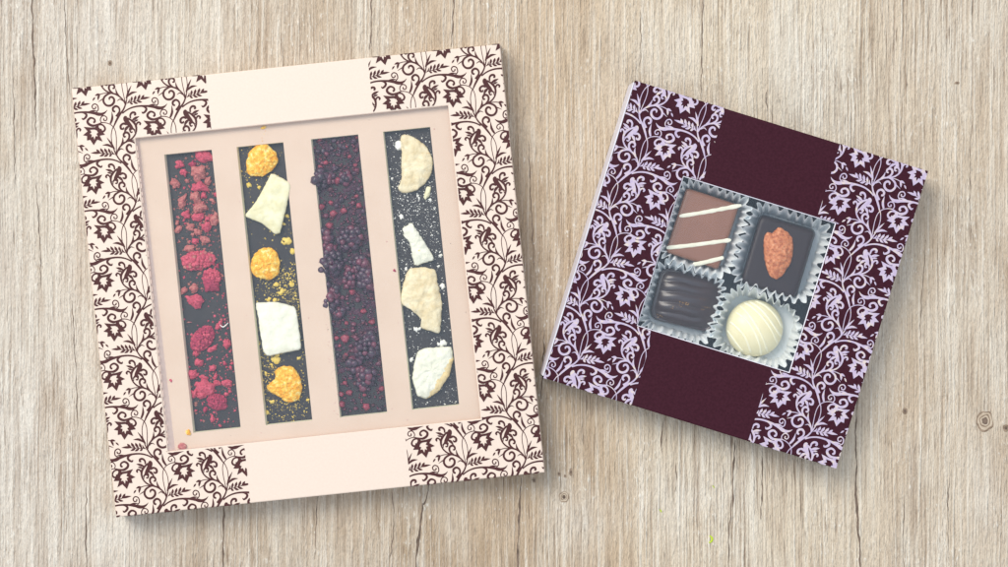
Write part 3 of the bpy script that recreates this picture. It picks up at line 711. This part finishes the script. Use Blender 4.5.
for (x, y, r, oy) in reds:
    k += 1; mb = MB(); r /= 3.9
    ball(mb, fr.I(300+x/3.54, oy+y/3.54, ZC+r*.55), r, 0, (1, .88, .8), .55, k)
    mb.build('berry_drupelet', M['redseed'] if k % 4 else M['bberry_red'], bar)
mb = MB(); nx_, ny_ = 40, 200                    # crushed berries pressed into the chocolate
x0, x1 = slots[2]; gi = {}
for j in range(ny_+1):
    for i in range(nx_+1):
        x = x0-3+(x1-x0+6)*i/nx_; d = SY0-3+(SY1-SY0+6)*j/ny_
        px, py = pixL(x, d)
        q = noise.noise((px*.12, py*.12, 4))*1.6 + noise.noise((px*.33, py*.33, 9))*1.2 + noise.noise((px*.75, py*.75, 2))*.7 + .5
        if py > 375: q -= (py-375)*.05
        gi[i, j] = mb.vert(fr.I(px, py, ZC-.6+max(0, q)))
for j in range(ny_):
    for i in range(nx_): mb.face((gi[i, j], gi[i+1, j], gi[i+1, j+1], gi[i, j+1]))
mb.build('crushed_berries', M['paste'], bar)
mb = MB(); cnt = 0
while cnt < 300:
    px, py = pixL(random.uniform(*[slots[2][0]+1.5, slots[2][1]-1.5]), random.uniform(SY0+1.5, SY1-1.5))
    if py > 385 and random.random() < .55: continue
    if py > 180 and random.random() < .35: continue
    r = random.choice((.9, 1.2, 1.6, 2.1, 2.8)); cnt += 1
    ball(mb, fr.I(px, py, ZC+r*.4), r, random.choice((0, 0, 0, 0, 1, 2)), (1, random.uniform(.6, 1), .7), .7, cnt)
dust(2, fr, 1100, lambda: random.choice((.5, .8, 1.1, 1.6, 2.2)), lambda x, y: .9 if y < 185 else .5, lambda x, y: random.choice((1, 2, 2, 0)), mb)
setp(mb.build('berry_crumbs', [M['bberry'], M['bcrumb'], M['bberry_red']], bar), kind='stuff')

# --- bar 4: cream fruit
fr = slot_frame(3)
bar = thing('chocolate_bar', fr, 'dark chocolate bar with cream dried fruit slices and white sugar specks', 'chocolate bar', GB)
slab(3, bar, fr)
fruit('fruit_slice', cp([(90,75),(110,68),(150,85),(185,115),(205,160),(200,210),(175,245),(140,270),(100,277),(80,260),(95,225),(92,180),(95,130)], 375, 115), 9, M['banana'], p=4, amp=1.5, freq=.14, wall=.65, seed=21, label='crescent-shaped cream fruit slice')
fruit('fruit_flake', cp([(72,95),(85,88),(98,95),(95,120),(80,125),(70,112)], 375, 115), 4, M['sugar'], p=3, amp=.8, freq=.4, seed=22, n=40, rings=6)
fruit('fruit_flake', cp([(183,250),(198,255),(195,280),(180,302),(172,290)], 375, 115), 4, M['ivory'], p=3, amp=.6, freq=.3, seed=23, n=40, rings=6)
fruit('fruit_slice', cp([(98,400),(130,382),(145,402),(208,503),(205,514),(140,535),(122,450),(102,430)], 375, 115), 8, M['white'], p=6, amp=1.0, freq=.2, wall=.75, seed=24, corner=.15, label='narrow white fruit wedge')
fruit('fruit_slice', cp([(125,30),(170,25),(215,35),(220,75),(238,150),(230,262),(160,240),(168,215),(140,185),(88,152),(95,110),(110,50)], 375, 260), 8.5, M['banana'], p=5, amp=1.5, freq=.16, wall=.68, seed=25, corner=.2, label='large cream fruit slice with a ragged edge')
bc = fr.I(375+270/3.54, 260+330/3.54, ZC)
fruit('fruit_slice', cp([(150,325),(180,312),(270,306),(278,350),(262,410),(228,462),(182,492),(150,480),(132,420),(140,360)], 375, 260), 10, [M['white'], M['rind']], p=5, amp=1.4, freq=.2, wall=.62, seed=26, corner=.15,
      mfun=lambda q: 1 if (q.x - fr.I(375+205/3.54, 260+400/3.54, ZC).x)*0.80 + -(q.y - fr.I(375+205/3.54, 260+400/3.54, ZC).y)*0.60 > 8 + noise.noise(q*.3)*2 else 0, label='white fruit slice with a golden rind')
k = 0
for (x, y, r, oy) in [(145,247,10,260),(160,243,7,260),(240,295,13,260),(225,298,7,260),(128,352,9,260),(240,90,9,260),(238,98,7,260),(95,362,9,115),(90,357,5,115),(150,285,6,115),(155,295,5,115),(230,497,7,115),(60,225,6,115),(110,545,7,115),(225,535,6,115),(195,300,7,115)]:
    k += 1; mb = MB(); lump(mb, fr, blob_pts(375+x/3.54, oy+y/3.54, r/3.54, r/3.54*.85, k, k*2.7, .5), ZC-.1, 1+r*.12, 2, .5, .5, .3, k, n=24, corner=.1, rings=4)
    mb.build('fruit_crumb', M['sugar'], bar)
mb = dust(3, fr, 1500, lambda: random.choice((.26, .3, .36, .45, .75)), lambda x, y: .25+.6*gauss(x, y, 415, 200, 30, 60)+.3*gauss(x, y, 397, 320, 12, 40))
setp(mb.build('sugar_specks', M['sugar'], bar, smooth=False), kind='stuff')

# loose crumbs lying on the inner card
def loose(name, px, py, rx, ry, h, m, label, cat, z, seed, group=None):
    f = Frame(px, py, z, 0); mb = MB()
    lump(mb, f, blob_pts(px, py, rx, ry, seed, seed, .4), z, h, 2, .5, .5, .4, seed, n=32, corner=.1, rings=5)
    o = mb.build(name, m, None); o.location = f.o*S
    return setp(o, label, cat, group)
loose('raspberry_crumb', 182, 447, 4.6, 4.2, 3.2, M['rasp_pale'], 'pink raspberry crumb in the lower left corner of the inner card', 'crumb', ZI, 3.0)
loose('raspberry_crumb', 171, 380.5, 1.5, 1.4, 1.2, M['rasp'], 'tiny pink crumb on the card left of the raspberry bar', 'crumb', ZI, 5.0)
loose('orange_crumb', 188, 432.5, 3.2, 2.8, 2.4, M['orange'], 'small orange crumb at the lower left corner of the raspberry slot', 'crumb', ZI, 4.0)
loose('orange_crumb', 264, 127.5, 3.2, 1.8, 1.6, M['orange'], 'flat orange crumb on the card above the orange berry', 'crumb', ZI, 6.0)
loose('berry_crumb', 394.5, 270.5, 1.8, 1.2, 1.2, M['rasp_dark'], 'dark red crumb on the card between blackberries and cream fruit', 'crumb', ZI, 7.0)
mb = MB()
for _ in range(90):
    px, py = pixL(random.uniform(X0+12, X1-3), random.uniform(Y0+5, Y1-5))
    if any(inslot(i, px, py, -2) for i in range(4)): continue
    if px < 300 and random.random() < .5: continue
    w = W(px, py, ZI); crumb(mb, (w.x, w.y, ZI+.1), random.choice((.25, .3, .4, .55)), random.choice((0, 0, 1)))
for _ in range(40):
    px, py = pixL(random.gauss(14, 2), random.gauss(75, 35)); w = W(px, py, ZI); crumb(mb, (w.x, w.y, ZI+.1), .3, 0)
for (px, py) in [(262,138),(264,134),(262.5,141),(265.5,131)]:
    w = W(px, py, ZI); crumb(mb, (w.x, w.y, ZI+.1), .6, 2)
setp(mb.build('card_specks', [M['rasp_dark'], M['crack'], M['orange']], None, smooth=False), 'tiny dark and red specks scattered over the blush inner card', 'crumbs', None, 'stuff')

# ------------------------------------------------------------------ right box
ZR = 43.0; KR = (D-ZR)/D
FR = Frame(735.75, 274.5, 0, -17.2, ZR)
ca_, sa_ = math.cos(R(17.2)), math.sin(R(17.2))
def pixR(x, d): return (735.75 + x*ca_ - d*sa_, 274.5 + x*sa_ + d*ca_)
def RR(x, d, z): return FR.I(*pixR(x, d), z)
HX2, HD2 = 153.5, 155.6
A0, A1, B0, B1 = -78.6, 79.8, -78.0, 77.5
bx2 = thing('gift_box', FR, 'small plum gift box printed with lilac scrolls, showing four pralines', 'gift box')
mb = MB()
frame_panel(mb, HX2, HD2, (A0, A1, B0, B1), KR, ZR, 1.4, core=2)
for sg in (1, -1):
    a = sg*HD2*KR
    b2 = sg*(HD2*KR + (ZR-1.2)*.01)
    mb.loft([[(-HX2*KR, a, ZR-1.2), (HX2*KR, a, ZR-1.2)], [(-HX2*KR, b2, 0.6), (HX2*KR, b2, 0.6)], [(-HX2*KR, b2-sg*1.4, 0.6), (HX2*KR, b2-sg*1.4, 0.6)], [(-HX2*KR, a-sg*1.4, ZR-1.4), (HX2*KR, a-sg*1.4, ZR-1.4)]], 0, False)
mb.box(-HX2*KR, HX2*KR, -HD2*KR+2, HD2*KR-2, 0.3, 1.5)
P2 = 61
rects = [(-HX2+.3, A0-1.2, -HD2-36, HD2+36), (A1+1.2, HX2-.3, -HD2-36, HD2+36),
         (A0-1.2, -P2+2, -HD2-36, B0-1.3), (P2, A1+1.2, -HD2-36, B0-1.3), (A0-1.2, -P2, B1+1.3, HD2+36), (P2, A1+1.2, B1+1.3, HD2+36)]
ornament(mb, rects, (118.9, 27.0), 61.0, 101.0, 1.02, KR, ZR, 1, HX2, HD2, .01, True)
mb.build('sleeve', [M['plum'], M['pearl'], M['tray']], bx2, smooth=False)
# tray that pokes out of the sleeve a little on the left: pale end walls, dark inside
mb = MB()
tx0, tx1 = -HX2*KR-1.4, HX2*KR-1.0
ty = HD2*KR-1.8
mb.box(tx0, tx1, -ty, ty, 1.8, 3.2, 1)
mb.box(-86, 86, -86, 86, 3.4, 6.5, 1)
mb.loft([[(tx0+.2, -ty, ZR-1.6), (tx0+.2, ty, ZR-1.6)], [(tx0-2.0, -ty, 1.0), (tx0-2.0, ty, 1.0)], [(tx0+1.5, -ty, 1.0), (tx0+1.5, ty, 1.0)], [(tx0+1.5, -ty, ZR-1.6), (tx0+1.5, ty, ZR-1.6)], [(tx0+.2, -ty, ZR-1.6), (tx0+.2, ty, ZR-1.6)]], 0, False)
mb.box(tx1-1.2, tx1, -ty, ty, 3.4, ZR-2, 0)
mb.build('tray', [M['tray'], M['tray_dark']], bx2, smooth=False)
mb = MB()
q = 14
mb.loft([[((A0-q)*KR, -(B0-q)*KR, ZR-2), ((A1+q)*KR, -(B0-q)*KR, ZR-2), ((A1+q)*KR, -(B1+q)*KR, ZR-2), ((A0-q)*KR, -(B1+q)*KR, ZR-2)],
         [((A0-q)*KR, -(B0-q)*KR, 3.4), ((A1+q)*KR, -(B0-q)*KR, 3.4), ((A1+q)*KR, -(B1+q)*KR, 3.4), ((A0-q)*KR, -(B1+q)*KR, 3.4)]], 0)
mb.build('inner_frame', M['tray_dark'], bx2, smooth=False)
mb = MB(); g = 6
mb.poly([((A0-g)*KR, -(B0-g)*KR, ZR-1.6), ((A1+g)*KR, -(B0-g)*KR, ZR-1.6), ((A1+g)*KR, -(B1+g)*KR, ZR-1.6), ((A0-g)*KR, -(B1+g)*KR, ZR-1.6)])
mb.build('film_window', M['film2'], bx2, smooth=False)

def rrect(x0, x1, d0, d1, r, n):
    """evenly spaced points of a rounded rectangle in apparent box coordinates, with outward normals"""
    pts = []
    for cx, cy, a0 in ((x1-r, d0+r, -90), (x1-r, d1-r, 0), (x0+r, d1-r, 90), (x0+r, d0+r, 180)):
        for i in range(13):
            a = R(a0+90*i/12); pts.append((cx+r*math.cos(a), cy+r*math.sin(a)))
    return [(x, y) for x, y in outline(pts, n, 0.0)]

def cup(x0, x1, d0, d1, ripples, seed, label, rad=17, push=None, zr=38.5):
    cx, cd = (x0+x1)/2, (d0+d1)/2
    f = Frame(*pixR(cx, cd), 0, -17.2, 30); f.o.z = 6.6
    n = ripples*10; rnd = random.Random(seed)
    base = rrect(x0, x1, d0, d1, rad, n)
    ph = []; acc = 0
    offs = [rnd.uniform(.8, 1.2) for _ in range(ripples)]
    def rip(u):                          # uneven pleats
        q = u*ripples; i = int(q) % ripples; fr_ = q-int(q); am_ = offs[i]*(1-fr_)+offs[(i+1) % ripples]*fr_
        w = q + .16*math.sin(q*1.3+seed)
        return math.sin(2*math.pi*w)*am_*(0.85+.3*noise.noise((q*.7, seed, 0))) + .12*math.sin(4*math.pi*w+1)
    rings = []
    levels = [(0, .0, .0, 13.5), (.06, .5, 0, 12.5), (.3, 2.0, .3, 9.5), (.6, 3.0, .7, 5.6), (.85, 3.5, .95, 2.2), (1.0, 3.7, 1.0, .3)]
    for (h, am, fl, ins) in levels:
        ring = []
        for i, (x, d) in enumerate(base):
            a, b = base[i-1], base[(i+1) % n]
            tx, td = b[0]-a[0], b[1]-a[1]; l = math.hypot(tx, td) or 1
            nx, nd = td/l, -tx/l
            u = i/n
            rr_ = rip(u)*am - ins*.75 + noise.noise((math.cos(u*6.28)*2, math.sin(u*6.28)*2, seed+h))*1.8*h
            X, Y = x+nx*rr_, d+nd*rr_
            # triangle-ish pleats lean along the edge near the rim
            sh = .35*h*math.sin(2*math.pi*u*ripples*2+seed)
            X += tx/l*sh; Y += td/l*sh
            z = 7 + (zr-7)*h + (h > .7)*(1.3*noise.noise((u*ripples*.9, seed, 2)) - .5*rip(u))
            if push: X, Y, z = push(X, Y, z, h)
            ring.append(f.I(*pixR(X, Y), min(z, ZR-2.2)))
        rings.append(ring)
    mb = MB()
    ids = mb.loft(rings, 0)
    mb.face(ids[0], 0)
    t = thing('paper_cup', f, label, 'paper cup', 'white pleated paper cups in the plum box')
    o = mb.build('pleated_wall', M['paper'], t)
    return t
cup(-81, -5, -78, 8, 34, 1, 'white pleated paper cup around the striped milk chocolate praline')
cup(-5, 79, -77, 9, 34, 2, 'white pleated paper cup around the almond praline')
cup(-81, -5, 7, 80, 32, 3, 'white pleated paper cup around the ridged dark praline', zr=38)
def fold(X, Y, z, h):
    if h > .4 and X > 20 and Y < 30: Y += (X-20)*.16*h; z -= (X-20)*.05*h
    return X, Y, z
cup(-6, 79.5, 8, 80, 32, 4, 'white pleated paper cup around the white chocolate truffle', push=fold, zr=39, rad=24)

def pillow(mb, f, cx, cy, w, h, deg, z0, z1, r, taper, top=None, n=96, m=0, dome=0.6, rings=10):
    """moulded praline: rounded plan, leaning sides, soft top edge"""
    ca, sa = math.cos(R(deg)), math.sin(R(deg))
    pl = rrect(-w/2, w/2, -h/2, h/2, r, n)
    prof = [(0, 1+taper), (.5, 1+taper*.5), (.86, 1.01), (.95, .985), (1.0, .945)]
    rs = []
    for (hz, s_) in prof: rs.append((hz, s_))
    for k in range(1, rings): rs.append((1.0, .945*(1-k/rings)))
    out = []
    for hz, s_ in rs:
        ring = []
        for x, y in pl:
            X, Y = x*s_, y*s_
            z = z0+(z1-z0)*hz
            if hz == 1.0: z += dome*(1-(s_/.945)**2)
            if top and hz > .8: z += top(X, Y)*(1 if hz == 1 else (hz-.8)*4)
            ring.append(f.I(cx+X*ca-Y*sa, cy+X*sa+Y*ca, z))
        out.append(ring)
    ids = mb.loft(out, m); mb.face(list(reversed(ids[0])), m)
    c = mb.vert(sum((Vector(q) for q in out[-1]), Vector())/n)
    for i in range(n): mb.face((ids[-1][i], ids[-1][(i+1) % n], c), m)

def bead(mb, f, pts, w, h, zf, m=0):
    """rounded ribbon of icing along photo pixels, lying on the surface zf(x,y)"""
    p = catmull([(*q, 0) for q in pts], 10)
    rings = []
    for k, (x, y, _) in enumerate(p):
        a, b = p[max(0, k-1)], p[min(len(p)-1, k+1)]
        tx, ty = b[0]-a[0], b[1]-a[1]; l = math.hypot(tx, ty) or 1
        nx, ny = -ty/l, tx/l
        e = min(1, (min(k, len(p)-1-k)+.6)/3)
        ww = w*.5*(.9+.25*noise.noise((x*.2, y*.2, 3)))*(e**.5)
        ring = []
        for j in range(7):
            u = -1+2*j/6
            X, Y = x+nx*ww*u, y+ny*ww*u
            ring.append(f.I(X, Y, zf(X, Y) - .15 + h*math.sqrt(max(0, 1-u*u))*e))
        rings.append(ring)
    mb.loft(rings, m, False)

PG = 'pralines in the plum box'
ZT = 29.5
rz = lambda x, y, oy: (630+x/4.724, oy+y/4.724)
# striped milk chocolate
f = Frame(703, 229.4, 0, 0, ZT); f.o.z = 7.6
t = thing('praline', f, 'flat milk chocolate praline with three white icing stripes', 'praline', PG)
mb = MB(); pillow(mb, f, 702.2, 228.6, 55, 67, 18.3, 7.8, ZT, 2.5, .03, dome=.4); mb.build('shell', M['milk'], t)
for a, b, w in (((233,242),(527,190),4.3), ((172,391),(478,354),4.3), ((298,470),(443,437),4.6)):
    mb = MB(); p0, p1 = rz(*a, 165), rz(*b, 165)
    bead(mb, f, [p0, ((p0[0]*2+p1[0])/3, (p0[1]*2+p1[1])/3+.5), ((p0[0]+p1[0]*2)/3, (p0[1]+p1[1]*2)/3+.3), p1], w, .55, lambda x, y: ZT+.42)
    mb.build('icing_stripe', M['icing'], t)
# almond on dark chocolate
f = Frame(778.4, 257, 0, 0, ZT); f.o.z = 7.6
t = thing('praline', f, 'square dark chocolate praline topped with one caramelised almond', 'praline', PG)
mb = MB(); pillow(mb, f, 777.8, 257, 56, 70, 16.6, 7.8, ZT, 5, .05, dome=.5); mb.build('shell', M['darkp'], t)
mb = MB()
al = cp([(703,293),(722,302),(745,318),(766,345),(773,385),(768,430),(750,480),(722,520),(692,541),(668,532),(650,500),(636,455),(631,410),(633,365),(634,335),(645,318),(662,316),(674,324),(688,304)], 630, 165, 4.724)
lump(mb, f, al, ZT+.2, 9, p=2.1, amp=1.0, freq=.38, wall=.32, seed=31, edge=.9, n=110, corner=.3, rings=16)
mb.build('almond', M['almond'], t)
# ridged dark chocolate
f = Frame(686.1, 300.5, 0, 0, ZT); f.o.z = 7.6
t = thing('praline', f, 'ridged glossy dark chocolate praline dusted with gold specks', 'praline', PG)
def ridge(X, Y):
    u = (Y + .06*X + 2.2*noise.noise((X*.06, Y*.06, 8)))/10.6
    e = max(0, 1-(abs(X)/29)**4)
    return 1.9*(abs(math.cos(math.pi*u))**.7 - .6)*e - 5*(abs(X)/31)**3.0 - 5*(abs(Y)/27)**3.2
mb = MB(); pillow(mb, f, 686.3, 299.5, 62, 52, 13.5, 7.8, ZT-1, 9, .06, top=ridge, n=180, dome=1.5, rings=28); mb.build('shell', M['ridge'], t)
mb = MB(); rnd = random.Random(5)
for cx, cy, n in ((250,205,16),(355,225,9),(270,205,8),(140,260,5),(205,225,4),(340,185,3)):
    for _ in range(n):
        x, y = rz(cx+rnd.gauss(0, 12), cy+rnd.gauss(0, 6), 260); crumb(mb, f.I(x, y, ZT+.9), rnd.choice((.3, .4, .55)))
setp(mb.build('gold_specks', M['gold'], t, smooth=False), kind='stuff')
# white truffle
tc = rz(588, 322, 260); TR, TZ, TH = 28.6, 17.0, 19.0
f = Frame(*tc, 0, 0, TZ+8); f.o.z = 7.6
t = thing('praline', f, 'round white chocolate truffle with thin drizzled lines', 'praline', PG)
mb = MB(); rings = []
for k in range(29):
    a = R(-38 + 128*k/28*.995)
    rings.append([f.I(tc[0]+TR*math.cos(a)*math.cos(b)*(1+.01*noise.noise((math.cos(b), math.sin(b), a))), tc[1]+TR*math.cos(a)*math.sin(b), TZ+TH*math.sin(a)) for b in (2*math.pi*i/64 for i in range(64))])
ids = mb.loft(rings, 0, True, True, True)
mb.build('shell', M['whitec'], t)
def zf(x, y):
    q = ((x-tc[0])**2+(y-tc[1])**2)/(TR*TR)
    return TZ+TH*math.sqrt(max(0, 1-q))
lines = [[(538,196),(580,225),(625,270),(668,330),(697,395)], [(500,248),(545,280),(585,335),(612,400),(622,462)], [(472,292),(510,325),(545,370),(572,440)], [(590,188),(640,215),(690,265),(724,322)], [(455,330),(480,365),(510,405),(535,436)], [(560,190),(610,225),(655,275),(695,335),(715,365)], [(520,215),(555,250),(590,300),(625,365),(650,435)]]
for ln in lines:
    P = []
    for x, y in ln:
        q = rz(x, y, 260); dx, dy = q[0]-tc[0], q[1]-tc[1]; l = math.hypot(dx, dy)
        if l > TR*.985: dx *= TR*.985/l; dy *= TR*.985/l
        P.append((tc[0]+dx, tc[1]+dy))
    mb = MB(); bead(mb, f, P, 2.5, 1.1, zf); mb.build('drizzle_line', M['drizzle'], t)

# ------------------------------------------------------------------ green scraps on the table
def scrap(pts, w, label):
    f = Frame(*pts[0], 0, 0); mb = MB(); p = catmull([(*q, 0) for q in pts], 6); rings = []
    for k, (x, y, _) in enumerate(p):
        a, b = p[max(0, k-1)], p[min(len(p)-1, k+1)]
        tx, ty = b[0]-a[0], b[1]-a[1]; l = math.hypot(tx, ty) or 1
        e = .35+.65*math.sin(math.pi*(k+.5)/len(p))
        rings.append([f.I(x-ty/l*w*u*e, y+tx/l*w*u*e, .25+.8*(1-abs(u))) for u in (-1, -.5, 0, .5, 1)])
    mb.loft(rings, 0, False)
    o = mb.build('leaf_scrap', M['green'], None); o.location = f.o*S
    setp(o, label, 'leaf scrap')
scrap([(709.5,535.5),(712,538),(711.5,541),(709,543)], 1.2, 'bent bright green leaf scrap on the table below the plum box')
scrap([(659.5,509.5),(661,511),(661.5,512.5)], .7, 'tiny yellow green leaf scrap on the pale wood')
scrap([(712.5,485.5),(714.5,488)], .5, 'hair-thin green leaf scrap just below the plum box')
